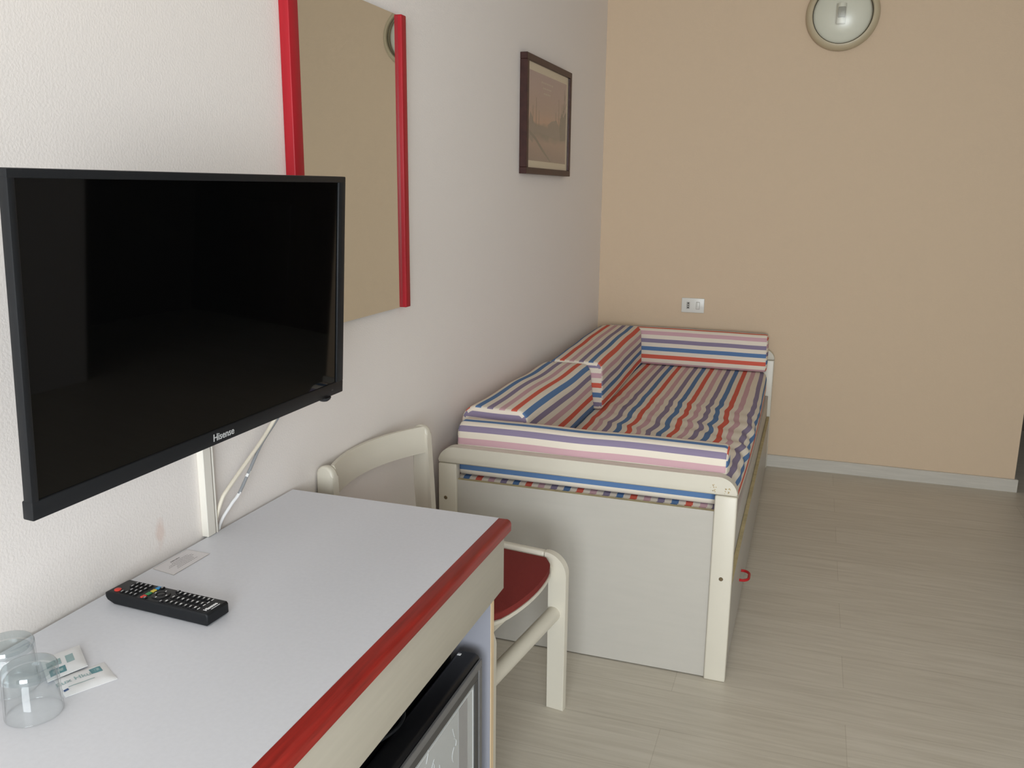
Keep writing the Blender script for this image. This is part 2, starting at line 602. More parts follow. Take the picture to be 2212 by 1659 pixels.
foot_panel, foot_rail = bed_end(BY, BY+0.034, BY+0.010, True)
bed_end(4.598, 4.632, 4.606, False)
for bx, bz in ((0.0535, 0.4686), (0.9244, 0.3292)):
    t = lathe([(0, -0.002), (0.0045, -0.0018), (0.0062, 0.0), (0.0062, 0.003)], (bx, BY, bz), 'y', 16)
    link_obj('bolt', t, 'brass', bed)
# chipped spots on the right end of the rail
rnd = random.Random(3)
for cx, cz in ((0.886, 0.6035), (0.925, 0.600)):
    t = bmesh.new()
    for k in range(15):
        a, rr = rnd.uniform(0, 6.28), rnd.uniform(0.004, 0.0125)
        px, pz, s = cx+rr*0.8*math.cos(a), cz+rr*math.sin(a), rnd.uniform(0.0008, 0.0022)
        vs = [t.verts.new((px+s*rnd.uniform(.5, 1.4)*math.cos(q*1.256), BY-0.0003, pz+s*rnd.uniform(.5, 1.4)*math.sin(q*1.256))) for q in range(5)]
        t.faces.new(vs)
    link_obj('paint_chip', t, 'chip', foot_rail, smooth=False)
link_obj('side_rail', box(0.914, 0.9378, BY+0.036, 4.597, 0.22, 0.394, 0.003), 'white_panel', bed)
link_obj('side_rail', box(0.032, 0.050, BY+0.036, 4.597, 0.27, 0.40, 0.003), 'white_panel', bed)
link_obj('slat_base', box(0.052, 0.912, BY+0.036, 4.597, 0.36, 0.395), 'white_panel', bed)
t = box(0.939, 0.9525, BY+0.045, 4.585, 0.012, 0.285)
for f in t.faces:
    if f.normal.z > 0.9:
        f.material_index = 1
trundle = link_obj('trundle_front', t, ['white_panel', 'raw_edge'], bed)
hp = smooth_path([(0.951, 2.845, 0.135), (0.967, 2.846, 0.135), (0.980, 2.860, 0.135), (0.982, 2.885, 0.135), (0.980, 2.91, 0.135), (0.967, 2.924, 0.135), (0.951, 2.925, 0.135)], 5)
link_obj('pull_handle', tube(hp, 0.0048, 10), 'red_plastic', trundle)['label'] = 'red plastic pull handle'

# ------------------------------------------------------------------ soft things
def round_rect(a0, a1, b0, b1, radii, n=6, puff=0.0):
    """closed outline from the lower left corner, anticlockwise; radii (ll, lr, ur, ul)"""
    ll, lr, ur, ul = radii
    pts = []
    pts += arc(a0+ll, b0+ll, ll, 180, 270, n)
    pts += arc(a1-lr, b0+lr, lr, 270, 360, n)
    pts += arc(a1-ur, b1-ur, ur, 0, 90, n)
    pts += arc(a0+ul, b1-ul, ul, 90, 180, n)
    return pts

def densify(pts, step):
    out = []
    n = len(pts)
    for i in range(n):
        p, q = Vector(pts[i]), Vector(pts[(i+1) % n])
        d = (q-p).length
        if d < 1e-6:
            continue
        k = max(1, int(d/step))
        for j in range(k):
            out.append(p.lerp(q, j/k))
    return out

def cushion(prof, length, to_world, u_start, u_dir, cap_u, rcap=0.014, step=0.02, nl=24, fn=None, capbulge=0.006):
    """Sweep a closed 2-D outline along its length, rounded ends.  u = arc length + u_start (times u_dir).
    prof: list of Vector2 whose first point is where u = u_start; cap_u(a, b, end) gives the stripe coordinate of a cap."""
    t = bmesh.new()
    uvl = t.loops.layers.uv.new('UVMap')
    n = len(prof)
    arcl = [0.0]
    for i in range(n):
        arcl.append(arcl[-1] + (Vector(prof[(i+1) % n]) - Vector(prof[i])).length)
    # outward normals
    cen = Vector((sum(p[0] for p in prof)/n, sum(p[1] for p in prof)/n))
    nor = []
    for i in range(n):
        tg = (Vector(prof[(i+1) % n]) - Vector(prof[i-1])).normalized()
        q = Vector((tg.y, -tg.x))
        if q.dot(Vector(prof[i])-cen) < 0:
            q = -q
        nor.append(q)
    # true quarter round: position along length s, inset i
    q = [(rcap*(1-math.sin(math.radians(90*k/4))), rcap*(1-math.cos(math.radians(90*k/4)))) for k in range(5)]
    # k=0 -> s=rcap, inset 0 ; k=4 -> s=0, inset rcap
    st = [(s, ins) for s, ins in reversed(q)]                       # from the end inwards
    mids = [rcap + (length-2*rcap)*k/nl for k in range(1, nl)]
    seq = st + [(s, 0.0) for s in mids] + [(length-s, ins) for s, ins in reversed(st)]
    rings = []
    for s, ins in seq:
        ring = []
        for i in range(n):
            p = Vector(prof[i]) - nor[i]*ins
            co = to_world(p[0], p[1], s)
            if fn:
                co = fn(Vector(co), p[0], p[1], s)
            ring.append(t.verts.new(co))
        rings.append(ring)
    for j in range(len(rings)-1):
        for i in range(n):
            i2 = (i+1) % n
            f = t.faces.new((rings[j][i], rings[j][i2], rings[j+1][i2], rings[j+1][i]))
            us = [arcl[i], arcl[i+1], arcl[i+1], arcl[i]]
            vs = [seq[j][0], seq[j][0], seq[j+1][0], seq[j+1][0]]
            capring = j < 2 or j >= len(rings)-3
            for lp, u_, v_, idx in zip(f.loops, us, vs, (i, i2, i2, i)):
                if capring:
                    e = 0 if j < 2 else 1
                    lp[uvl].uv = (cap_u(prof[idx][0], prof[idx][1], e), v_)
                else:
                    lp[uvl].uv = ((u_start + u_)*u_dir, v_)
    for e, ring, sgn in ((0, rings[0], -1), (1, rings[-1], 1)):
        cur = ring
        curp = [Vector(prof[i]) - nor[i]*rcap for i in range(n)]
        for lev in (0.7, 0.35):
            newp = [cen + (p-cen)*lev for p in curp]
            bul = capbulge*(1-lev)
            nv = []
            for p in newp:
                co = to_world(p[0], p[1], (length+bul) if e else -bul)
                if fn:
                    co = fn(Vector(co), p[0], p[1], length if e else 0)
                nv.append(t.verts.new(co))
            for i in range(n):
                i2 = (i+1) % n
                f = t.faces.new((cur[i], cur[i2], nv[i2], nv[i]))
                for lp, pp in zip(f.loops, (curp[i], curp[i2], newp[i2], newp[i])):
                    lp[uvl].uv = (cap_u(pp[0], pp[1], e), 0)
            cur, curp = nv, newp
        f = t.faces.new(cur)
        for lp, pp in zip(f.loops, curp):
            lp[uvl].uv = (cap_u(pp[0], pp[1], e), 0)
    return t

# mattress: outline in (x, z), swept along y
MX0, MX1, MZ0, MZ1, MY0, MY1 = 0.054, 0.925, 0.397, 0.530, 2.448, 4.590
mp_ = densify(round_rect(MX0, MX1, MZ0, MZ1, (0.02, 0.03, 0.045, 0.03)), 0.012)
# start the outline at the point of the top nearest x = 0.31 (centre of a red stripe)
def arc_pos(pr, pt):
    d, best, out = 0.0, 1e9, 0.0
    for i in range(len(pr)):
        e = (Vector(pr[i])-Vector(pt)).length
        if e < best:
            best, out = e, d
        d += (Vector(pr[(i+1) % len(pr)])-Vector(pr[i])).length
    return out
def from_bottom(pr):
    k = min(range(len(pr)), key=lambda i: abs(pr[i][1]-min(p[1] for p in pr))*10 + abs(pr[i][0]-sum(p[0] for p in pr)/len(pr)))
    return pr[k:] + pr[:k]
mp_ = from_bottom(mp_)               # outline runs anticlockwise: on the top it goes towards -x
def mattress_fold(co, a, b, s):
    if b > MZ1-0.05:
        y = co.y
        m = math.exp(-((y-3.30)/0.42)**2)*min(1, max(0, (co.x-0.27)/0.1))
        ph = (y*1.0 + co.x*0.42)*2*math.pi/0.135
        nz = noise.noise(Vector((co.x*6, y*5, 1.3)))
        amp = 0.5+0.5*noise.noise(Vector((co.x*4.5+7, y*2.2, 0)))
        co.z += 0.0033*m*math.sin(ph + 2.5*nz)*(0.35+amp) + 0.004*noise.noise(Vector((co.x*3, y*3, 4)))*min(1, (4.6-y))
        co.x += 0.0065*m*math.sin(ph*0.5+3*nz) + 0.0042*m*math.sin(ph + 1.0) + 0.005*noise.noise(Vector((co.x*2, y*2.5, 9)))
    if co.x > 0.88:
        co.x += 0.012*math.sin((co.y-2.45)/2.15*math.pi) - 0.006*math.exp(-((co.y-2.5)/0.3)**2)
    return co
t = cushion(mp_, MY1-MY0, lambda a, b, s: (a, MY0+s, b), -arc_pos(mp_, (0.31, MZ1))-PERIOD/16, -1, lambda a, b, e: (a-0.31)+PERIOD/16, rcap=0.02, nl=130, fn=mattress_fold)
tag(link_obj('mattress', t, 'stripe', angle=60), 'single mattress in rumpled red, blue and purple striped cover on the white bed', 'mattress')

GRP = 'striped bolsters round the bed'
def bolster(name, prof_rect, radii, start, length, to_world, red_at, order, cap, label, fn=None, lean=None):
    a0, a1, b0, b1 = prof_rect
    pr = densify(round_rect(a0, a1, b0, b1, radii), 0.012)
    if lean:
        pr = [Vector((p[0] + lean*(p[1]-b0)/(b1-b0)*max(0, (p[0]-a0)/(a1-a0)), p[1])) for p in pr]
    pr = from_bottom(pr)
    # u runs with the outline; a red stripe is centred on red_at
    t = cushion(pr, length, to_world, PERIOD/16*order - arc_pos(pr, red_at), order, cap, nl=30, fn=fn)
    o = link_obj(name, t, 'stripe', angle=50)
    tag(o, label, 'bolster', GRP)
    return o

def sag(seed, amp=0.006):
    def f(co, a, b, s):
        k_ = min(1, max(0, (co.z-0.55)/0.1))
        co.z += k_*amp*noise.noise(Vector((co.x*5+seed, co.y*4, seed)))
        co.x += amp*0.7*noise.noise(Vector((co.x*3, co.y*4+seed, co.z*6)))
        return co
    return f
B8 = PERIOD/8
# foot bolster: outline (y, z), long axis x
bolster('bolster', (2.446, 2.545, 0.5335, 0.708), (0.022, 0.022, 0.03, 0.04), 0, 0.845,
        lambda a, b, s: (0.073+s, a, b), (2.528, 0.706), -1,
        lambda a, b, e: (b-0.531)+(B8*0.1 if e else B8*6.6),
        'striped bolster standing behind the footboard rail, nearest of the bed bolsters', fn=sag(1.0, 0.004))
# back bolster against the headboard
bolster('bolster', (4.500, 4.594, 0.533, 0.727), (0.025, 0.02, 0.02, 0.035), 0, 0.84,
        lambda a, b, s: (0.080+s, a, b), (4.538, 0.727), 1,
        lambda a, b, e: (0.73-b)+B8*7.7,
        'striped bolster against the headboard under the socket plate', fn=sag(2.2, 0.004))
# near wall bolster
bolster('bolster', (0.035, 0.292, 0.5345, 0.730), (0.02, 0.02, 0.035, 0.06), 0, 0.85,
        lambda a, b, s: (a, 2.575+s, b), (0.225, 0.728), 1,
        lambda a, b, e: (0.73-b)+B8*3.25,
        'striped bolster along the left wall, lower one just behind the footboard bolster', fn=sag(3.1), lean=-0.028)
# far wall bolster, slightly turned
def tw(a, b, s):
    y = 3.44+s
    yaw = math.radians(2.2)
    return (a + (1.05-s)*math.tan(yaw)*0.9, y, b)
bolster('bolster', (0.025, 0.285, 0.5345, 0.739), (0.02, 0.02, 0.030, 0.06), 0, 1.045,
        tw, (0.268, 0.737), -1,
        lambda a, b, e: (b-0.725)+B8*4.5,
        'striped bolster along the left wall in the far corner, taller and slightly turned', fn=sag(4.7), lean=-0.012)

# ------------------------------------------------------------------ desk
DZ, DY0, DY1 = 0.75, 0.36, 1.622
desk = thing('writing_desk', 'white laminate writing desk with a red front edge under the television', 'desk', (0.27, 1.0, 0))
link_obj('desktop', box(0.010, 0.518, DY0, DY1, DZ-0.026, DZ, 0.0008, 1), 'laminate', desk)
prof = [(0.5182, DZ-0.027), (0.5182, DZ+0.0003)] + arc(0.5462-0.009, DZ+0.0003-0.009, 0.009, 90, 0, 6) + [(0.5462, DZ-0.024), (0.5432, DZ-0.027)]
link_obj('edge_strip', prism(prof, 'y', DY0, DY1-0.002, 0.0015, 2), 'red_wood', desk)['label'] = 'red lacquered wooden front edge'
link_obj('apron', box(0.514, 0.5345, DY0+0.01, 1.6085, 0.597, DZ-0.0275, 0.0015, 2), 'apron', desk)
for y0, y1 in ((DY0+0.02, DY0+0.038), (1.586, 1.6025)):
    p = link_obj('side_panel', box(0.030, 0.5125, y0, y1, 0.0, DZ-0.027, 0.0005, 1), 'panel_blue', desk)
    t = bmesh.new()
    box(0.5127, 0.5147, y0+0.0003, y1-0.0003, 0.0, 0.5965, bm=t)
    link_obj('edge_banding', t, 'beech', p, smooth=False)['label'] = 'beech coloured edge'
link_obj('back_rail', box(0.030, 0.048, DY0+0.039, 1.585, 0.50, DZ-0.027), 'panel_blue', desk)

# ------------------------------------------------------------------ mini fridge under the desk
FX, FZ, FY0, FY1 = 0.505, 0.47, 1.08, 1.545
fr = thing('mini_fridge', 'black mini fridge with grey framed door under the white desk', 'fridge', (0.28, 1.31, 0))
link_obj('cabinet', box(0.07, 0.442, FY0, FY1, 0.015, FZ+0.004, 0.012, 4), 'fridge_black', fr)
for fx in (0.10, 0.41):
    for fy in (FY0+0.04, FY1-0.04):
        link_obj('foot', lathe([(0, 0), (0.014, 0), (0.014, 0.016), (0, 0.016)], (fx, fy, 0), 'z', 14), 'black', fr)
prof = [(0.450, 0.03), (0.450, FZ-0.014)] + arc(0.464, FZ-0.014, 0.014, 180, 90, 5) + arc(FX-0.012, FZ-0.012, 0.012, 90, 0, 5) + [(FX, 0.03)]
door = link_obj('door', prism(prof, 'y', FY0, FY1, 0.004, 3), 'fridge_black', fr)
# concentric frames on the door front
def frame_bm(x0, x1, ya, yb, za, zb, w, bev=0.001):
    t = bmesh.new()
    box(x0, x1, ya, yb, zb-w, zb, bev, 1, bm=t)
    box(x0, x1, ya, yb, za, za+w, bev, 1, bm=t)
    box(x0, x1, ya, ya+w, za+w, zb-w, bev, 1, bm=t)
    box(x0, x1, yb-w, yb, za+w, zb-w, bev, 1, bm=t)
    return t
link_obj('door_frame', frame_bm(FX, FX+0.006, FY0+0.003, FY1-0.003, 0.035, FZ-0.008, 0.017), 'fridge_grey', door)
link_obj('inner_frame', frame_bm(FX, FX+0.004, FY0+0.0205, FY1-0.0205, 0.0525, FZ-0.0255, 0.020), 'fridge_dark', door)
t = bmesh.new()
box(FX, FX+0.002, FY0+0.041, FY1-0.041, 0.073, FZ-0.046, bm=t, mi=0)
t2 = frame_bm(FX+0.002, FX+0.003, FY0+0.045, FY1-0.045, 0.077, FZ-0.050, 0.004, 0)
for f in t2.faces:
    f.material_index = 1
merge(t, t2)
box(FX+0.002, FX+0.0026, FY1-0.125, FY1-0.079, 0.08, FZ-0.056, bm=t, mi=2)
box(FX+0.002, FX+0.0026, FY0+0.079, FY0+0.125, 0.08, FZ-0.056, bm=t, mi=2)
rnd = random.Random(11)
for k in range(34):
    yy, zz = rnd.uniform(FY0+0.13, FY1-0.135), rnd.uniform(0.12, FZ-0.07)
    L_ = rnd.uniform(0.015, 0.032)
    bend = rnd.uniform(-0.008, 0.008)
    tl = rnd.uniform(-0.5, 0.5)
    pts = [(FX+0.0026, yy+tl*L_*s_+bend*math.sin(s_*3.1), zz+L_*s_) for s_ in (0, .25, .5, .75, 1)]
    tube(pts, 0.0006, 5, bm=t, mi=3)
link_obj('door_pane', t, ['fridge_pane', 'etch', 'fridge_mid', 'etch'], door, angle=30)
link_obj('hinge_cap_glint', box(0.460, 0.468, FY1-0.020, FY1-0.012, FZ-0.001, FZ+0.0012, 0.001), 'white_print', door)['label'] = 'hinge cap with its small glint painted white'  # plain white colour paints in the small glint at the hinge

cp = smooth_path([(0.30, 1.13, FZ+0.008), (0.41, 1.155, FZ+0.0085), (0.445, 1.19, FZ+0.0085), (0.462, 1.24, FZ+0.0085), (0.455, 1.285, FZ+0.0085),
                  (0.425, 1.30, FZ+0.009), (0.37, 1.29, FZ+0.009), (0.28, 1.25, FZ+0.009)], 8)
cord = thing('power_cord', 'black power cord with plug looped on top of the mini fridge', 'cord', (0.4, 1.25, FZ+0.004))
link_obj('wire', tube(cp, 0.0033, 10), 'black_satin', cord)
link_obj('plug', box(0.395, 0.440, 1.222, 1.252, FZ+0.0045, FZ+0.026, 0.007, 3), 'black_satin', cord)

# ------------------------------------------------------------------ chair between desk and bed
ch = thing('dining_chair', 'white wooden chair with a red seat between the desk and the bed', 'chair', (0.3, 1.89, 0))
NY0, NY1, FY_0, FY_1 = 1.668, 1.690, 2.096, 2.119
R_ = 0.06
for y0, y1 in ((NY0, NY1), (FY_0, FY_1)):
    poly = [(0.488, 0.0), (0.540, 0.0)] + arc(0.540-R_, 0.468-R_, R_, 0, 90, 10) + [(0.474, 0.468), (0.474, 0.418)] + arc(0.474, 0.404, 0.014, 90, 0, 5)[:]
    poly = poly[:-1] + [(0.488, 0.404)]
    link_obj('leg', prism(poly, 'y', y0, y1, 0.006, 3), 'white_paint', ch)
    # rear leg and back post in one slightly raked board
    poly = [(0.075, 0.0), (0.122, 0.0), (0.122, 0.42), (0.1125, 0.60), (0.104, 0.730)] + arc(0.104-0.026, 0.748, 0.026, 0, 180, 10) + [(0.057, 0.60), (0.071, 0.42)]
    link_obj('leg', prism(poly, 'y', y0, y1, 0.007, 3), 'white_paint', ch)
    link_obj('side_rail', box(0.1225, 0.4735, y0, y1, 0.418, 0.4675, 0.006, 3), 'white_paint', ch)
# seat: cloth pad on a thin ply board with a bowed front
def seat_outline(inset):
    a, b = NY1+0.003+inset, FY_0-0.002-inset
    pts = [(0.115+inset, a), (0.500-inset, a)]
    m = (a+b)/2
    N = 14
    for k in range(N+1):
        y = a + (b-a)*k/N
        s = (y-m)/((b-a)/2)
        x = 0.507 - inset + 0.032*(1-s*s) - 0.02*abs(s)**8
        pts.append((x, y))
    pts += [(0.115+inset, b)]
    return [p for i, p in enumerate(pts) if i != 1]
link_obj('seat_board', prism(seat_outline(0.0), 'z', 0.431, 0.4405, 0.002, 2), 'white_paint', ch)
t = prism(seat_outline(0.0025), 'z', 0.441, 0.458, 0.007, 4)
link_obj('seat_pad', t, 'red_seat', ch, angle=60)['label'] = 'red cloth seat pad'
link_obj('front_rail', box(0.478, 0.496, NY1+0.0005, FY_0-0.0005, 0.395, 0.4305, 0.003), 'white_paint', ch)
link_obj('back_rail', box(0.090, 0.108, NY1+0.0005, FY_0-0.0005, 0.395, 0.4305, 0.003), 'white_paint', ch)
link_obj('stretcher', tube([(0.505, NY1-0.002, 0.292), (0.505, FY_0+0.002, 0.292)], 0.0205, 20), 'white_paint', ch)
# curved back rail
t = bmesh.new()
N = 18
rows = []
for k in range(N+1):
    y = NY1 + (FY_0-NY1)*k/N
    s = 2*k/N-1
    x = 0.088 - 0.046*(1-s*s)
    rows.append([t.verts.new((x+dx, y, z)) for dx, z in ((-0.008, 0.697), (0.010, 0.696), (0.008, 0.766), (0.004, 0.772), (-0.006, 0.772), (-0.010, 0.766))])
for k in range(N):
    for i in range(6):
        t.faces.new((rows[k][i], rows[k][(i+1) % 6], rows[k+1][(i+1) % 6], rows[k+1][i]))
t.faces.new(rows[0])
t.faces.new(rows[-1][::-1])
link_obj('backrest', t, 'white_paint', ch, angle=40)
ch.location = (0.2755, 1.9223, 0)
ch.rotation_euler = (0, 0, math.radians(-7.3))

# ------------------------------------------------------------------ television on a wall bracket (local axes: x out of the screen, y width, z up)
Ry = 0.0557
tv = thing('television', 'black flat screen television hung on the left wall above the desk', 'television', (0.2555, 1.0973, 1.2413))
Rz = Matrix.Rotation(0.0, 3, 'Z')
RyM = Matrix(((math.cos(Ry), 0, math.sin(Ry)), (0, 1, 0), (-math.sin(Ry), 0, math.cos(Ry))))
Rx = Matrix.Rotation(0.0055, 3, 'X')
tv.rotation_euler = (Rz @ RyM @ Rx).to_euler()
W2, H2 = 0.365, 0.2072
SY0, SY1, SZ0, SZ1 = -0.3545, 0.341, -0.1830, 0.1963
t = bmesh.new()
box(-0.014, 0.0, -W2, W2, SZ1, H2, 0.0015, 2, bm=t)
box(-0.017, 0.0, -W2, W2, -H2, SZ0, 0.0020, 2, bm=t)
box(-0.014, 0.0, -W2, SY0, SZ0-0.001, SZ1+0.001, 0.0015, 2, bm=t)
box(-0.014, 0.0, SY1, W2, SZ0-0.001, SZ1+0.001, 0.0015, 2, bm=t)
bez = link_obj('bezel', t, 'black_satin', tv, world=False)
link_obj('screen', box(-0.012, -0.003, SY0, SY1, SZ0, SZ1), 'screen', tv, world=False, smooth=False)
t = box(-0.055, -0.0175, -0.27, 0.27, -0.185, 0.13, 0.018, 4)
link_obj('rear_housing', t, 'black', tv, world=False)
t = text_bm('Hisense', 0.0165, basis((0.0003, -0.0055, -0.1952), (0, 1, 0), (0, 0, 1)), bold=0.0002)
link_obj('logo', t, 'grey_print', bez, world=False, smooth=False)['label'] = 'silver maker lettering'
link_obj('sensor_button', lathe([(0, -0.0075), (0.008, -0.0068), (0.0125, -0.003), (0.014, 0.001), (0, 0.001)], (-0.008, 0.307, -H2), 'z', 20), 'black', bez, world=False)
link_obj('led_mark', box(0, 0.0004, 0.322, 0.327, -0.1965, -0.1945), 'fridge_dark', bez, world=False, smooth=False)
t = bmesh.new()
box(-0.105, -0.055, -0.10, 0.10, -0.08, 0.08, 0.004, bm=t)
box(-0.185, -0.105, -0.03, 0.03, -0.035, 0.035, 0.004, bm=t)
link_obj('wall_bracket', t, 'black', tv, world=False)

# cables below the television and the trunking
t = bmesh.new()
box(0.0, 0.0155, 1.3175, 1.341, 0.7508, 1.20, 0.0012, 1, bm=t)
box(0.0, 0.009, 1.341, 1.3455, 0.7508, 1.20, bm=t, mi=1)
box(0.0, 0.0155, 1.3455, 1.3475, 0.7508, 1.20, bm=t)
tag(link_obj('cable_trunking', t, ['duct', 'duct_line']), 'white plastic cable trunking on the wall below the television', 'cable trunking')
pa = smooth_path([(0.11, 1.60, 1.12), (0.05, 1.555, 0.985), (0.030, 1.5315, 0.9359), (0.026, 1.488, 0.901), (0.022, 1.388, 0.8395), (0.016, 1.362, 0.812), (0.0055, 1.349, 0.756), (0.0052, 1.347, 0.70)], 8)
tag(link_obj('cable', tube(pa, 0.0040, 10), 'cable_cream'), 'cream cable hanging from the television nearest the trunking', 'cable', 'cables below the television')
pb = smooth_path([(0.11, 1.66, 1.11), (0.05, 1.572, 0.985), (0.030, 1.5405, 0.9345), (0.026, 1.491, 0.897), (0.022, 1.445, 0.844), (0.018, 1.416, 0.809), (0.013, 1.394, 0.791), (0.0055, 1.364, 0.755), (0.0052, 1.362, 0.70)], 8)
cb = tube(pb, 0.0034, 10, mi=0)
ks = int(len(pb)*0.60)
for f in cb.faces:
    c = f.calc_center_median()
    if c.z < 0.812 or (0.842 < c.z < 0.847):
        f.material_index = 1
tag(link_obj('cable', cb, ['cable_grey', 'white_print']), 'grey cable with white taped lower end hanging under the television', 'cable', 'cables below the television')

# ------------------------------------------------------------------ mirror
mi_ = thing('wall_mirror', 'tall mirror with red wooden side strips on the left wall', 'mirror', (0.0, 1.95, 1.49))
MZA, MZB = 1.1048, 1.8795
for y0, y1 in ((1.6683, 1.706), (2.201, 2.2295)):
    link_obj('frame_strip', box(0.0, 0.0245, y0, y1, MZA-0.002, MZB+0.002, 0.0022, 3), 'red_frame', mi_)['label'] = 'red wooden side strip'
t = box(0.004, 0.0135, 1.7062, 2.2008, MZA, MZB)
for f in t.faces:
    f.material_index = 0 if f.normal.x > 0.9 else 1
link_obj('mirror_glass', t, ['mirror', 'mirror_edge'], mi_, smooth=False)

# ------------------------------------------------------------------ framed picture
pic = thing('framed_picture', 'small framed sunset harbour print in dark brown frame on the left wall', 'picture', (0, 3.57, 1.72))
PY0, PY1, PZ0, PZ1, PXF = 3.2527, 3.886, 1.4958, 1.9406, 0.030
t = frame_bm(0.0, PXF, PY0, PY1, PZ0, PZ1, 0.0245, 0.0015)
link_obj('frame', t, 'pic_frame', pic)
link_obj('mount_board', box(0.016, 0.020, PY0+0.022, PY1-0.022, PZ0+0.022, PZ1-0.022), 'mat_board', pic, smooth=False)

def print_mat():
    m = bpy.data.materials.new('sunset_print')
    m.use_nodes = True
    nt = m.node_tree
    L = nt.links
    b = nt.nodes['Principled BSDF']
    b.inputs['Roughness'].default_value = 0.6
    uv = nt.nodes.new('ShaderNodeUVMap')
    uv.uv_map = 'UVMap'
    s = nt.nodes.new('ShaderNodeSeparateXYZ')
    L.new(uv.outputs['UV'], s.inputs['Vector'])
    nz = nt.nodes.new('ShaderNodeTexNoise')
    nz.inputs['Scale'].default_value = 5
    nz.inputs['Detail'].default_value = 4
    L.new(uv.outputs['UV'], nz.inputs['Vector'])
    ma = nt.nodes.new('ShaderNodeMath')
    ma.operation = 'MULTIPLY_ADD'
    ma.inputs[1].default_value = 0.16
    L.new(nz.outputs['Fac'], ma.inputs[0])
    su = nt.nodes.new('ShaderNodeMath')
    su.operation = 'SUBTRACT'
    su.inputs[1].default_value = 0.08
    L.new(s.outputs['Y'], su.inputs[0])
    L.new(su.outputs['Value'], ma.inputs[2])
    rp = nt.nodes.new('ShaderNodeValToRGB')
    e = rp.color_ramp.elements
    e[0].position = 0.0
    e[0].color = (0.27, 0.19, 0.155, 1)
    e[1].position = 1.0
    e[1].color = (0.42, 0.29, 0.29, 1)
    for p, c in ((0.22, (0.39, 0.25, 0.19)), (0.31, (0.20, 0.175, 0.13)), (0.40, (0.21, 0.185, 0.135)), (0.45, (0.56, 0.32, 0.21)), (0.6, (0.46, 0.31, 0.25)), (0.8, (0.45, 0.31, 0.285))):
        q = e.new(p)
        q.color = (*c, 1)
    L.new(ma.outputs['Value'], rp.inputs['Fac'])
    L.new(rp.outputs['Color'], b.inputs['Base Color'])
    return m
MT['print'] = print_mat()
MT['print_dark'] = mat('silhouette_ink', (0.17, 0.155, 0.12), 0.6, 0.3)
MT['print_mid'] = mat('haze_ink', (0.26, 0.21, 0.17), 0.6, 0.3)
MT['print_pale'] = mat('pale_ink', (0.55, 0.46, 0.38), 0.6, 0.3)
QY0, QY1, QZ0, QZ1 = 3.302, 3.832, 1.548, 1.886
t = bmesh.new()
uvl = t.loops.layers.uv.new('UVMap')
vs = [t.verts.new((0.0205, y, z)) for y, z in ((QY0, QZ0), (QY1, QZ0), (QY1, QZ1), (QY0, QZ1))]
f = t.faces.new(vs)
for lp, u_ in zip(f.loops, ((0, 0), (1, 0), (1, 1), (0, 1))):
    lp[uvl].uv = u_
def shape(pts, mi, x=0.0208):
    vv = [t.verts.new((x, QY0+(QY1-QY0)*a, QZ0+(QZ1-QZ0)*b)) for a, b in pts]
    ff = t.faces.new(vv)
    ff.material_index = mi
shape([(0, .36), (.12, .44), (.2, .40), (.34, .42), (.5, .39), (.62, .50), (.72, .52), (.8, .44), (1, .5), (1, .31), (.6, .30), (.3, .33), (0, .32)], 2)
for a, h0, h1, w_ in ((.18, .40, .72, .006), (.10, .42, .62, .006), (.25, .40, .58, .005), (.78, .45, .78, .006), (.88, .45, .74, .008), (.94, .46, .92, .008), (.70, .5, .62, .006)):
    shape([(a-w_, h0), (a+w_, h0), (a+w_*.6, h1), (a-w_*.6, h1)], 1, 0.0210)
for a0, b0, a1, b1 in ((.86, .46, .96, .86), (.80, .56, .90, .45), (.88, .60, 1.0, .76)):
    shape([(a0, b0), (a0+.012, b0), (a1+.006, b1), (a1-.006, b1)], 1, 0.0211)
shape([(.80, .46), (.86, .62), (.92, .58), (1, .66), (1, .3), (.84, .28)], 1, 0.0209)
shape([(.02, .30), (.16, .24), (.34, .12), (.54, .01), (.58, .01), (.36, .15), (.18, .27), (.02, .34)], 1, 0.0209)
shape([(0, .42), (.04, .55), (.10, .48), (.14, .36), (.10, .20), (0, .26)], 2, 0.0207)
shape([(.48, .44), (.60, .50), (.74, .47), (.76, .38), (.50, .37)], 2, 0.0207)
for r_, n_ in ((.90, 7), (.84, 5), (.78, 4)):
    for k in range(n_):
        a = .46 + (k-n_/2)*.045
        shape([(a, r_), (a+.03, r_), (a+.03, r_+.018), (a, r_+.018)], 3, 0.0211)
link_obj('art_print', t, ['print', 'print_dark', 'print_mid', 'print_pale'], pic, smooth=False)
link_obj('glass_pane', box(0.0225, 0.0240, PY0+0.022, PY1-0.022, PZ0+0.022, PZ1-0.022), 'pane', pic, smooth=False)

# ------------------------------------------------------------------ round wall lamp
LC = (1.1425, YB, 2.262)
lamp = thing('wall_lamp', 'round beige rimmed lamp with frosted glass high on the peach wall', 'lamp', LC)
t = lathe([(0.150, 0.0), (0.164, -0.004), (0.1655, -0.016), (0.162, -0.030), (0.154, -0.041), (0.145, -0.046), (0.138, -0.047), (0.135, -0.043), (0.134, -0.030), (0.134, 0.0), (0.150, 0.0)], LC, 'y', 64)
link_obj('rim', t, 'lamp_ring', lamp)
t = lathe([(0.1338, -0.030), (0.1325, -0.034), (0.1315, -0.030)], LC, 'y', 64)
link_obj('gasket', t, 'gap', lamp)
t = lathe([(0.0, -0.003), (0.131, -0.003), (0.133, -0.002)], LC, 'y', 48)
link_obj('back_plate', t, 'lamp_inner', lamp)
pr = []
for k in range(13):
    a = math.radians(90*k/12)
    pr.append((0.1315*math.sin(a), -0.030-0.052*math.cos(a)))
inn = [(r*0.975, h+0.0035) for r, h in reversed(pr)]
t = lathe(pr + inn, LC, 'y', 64)
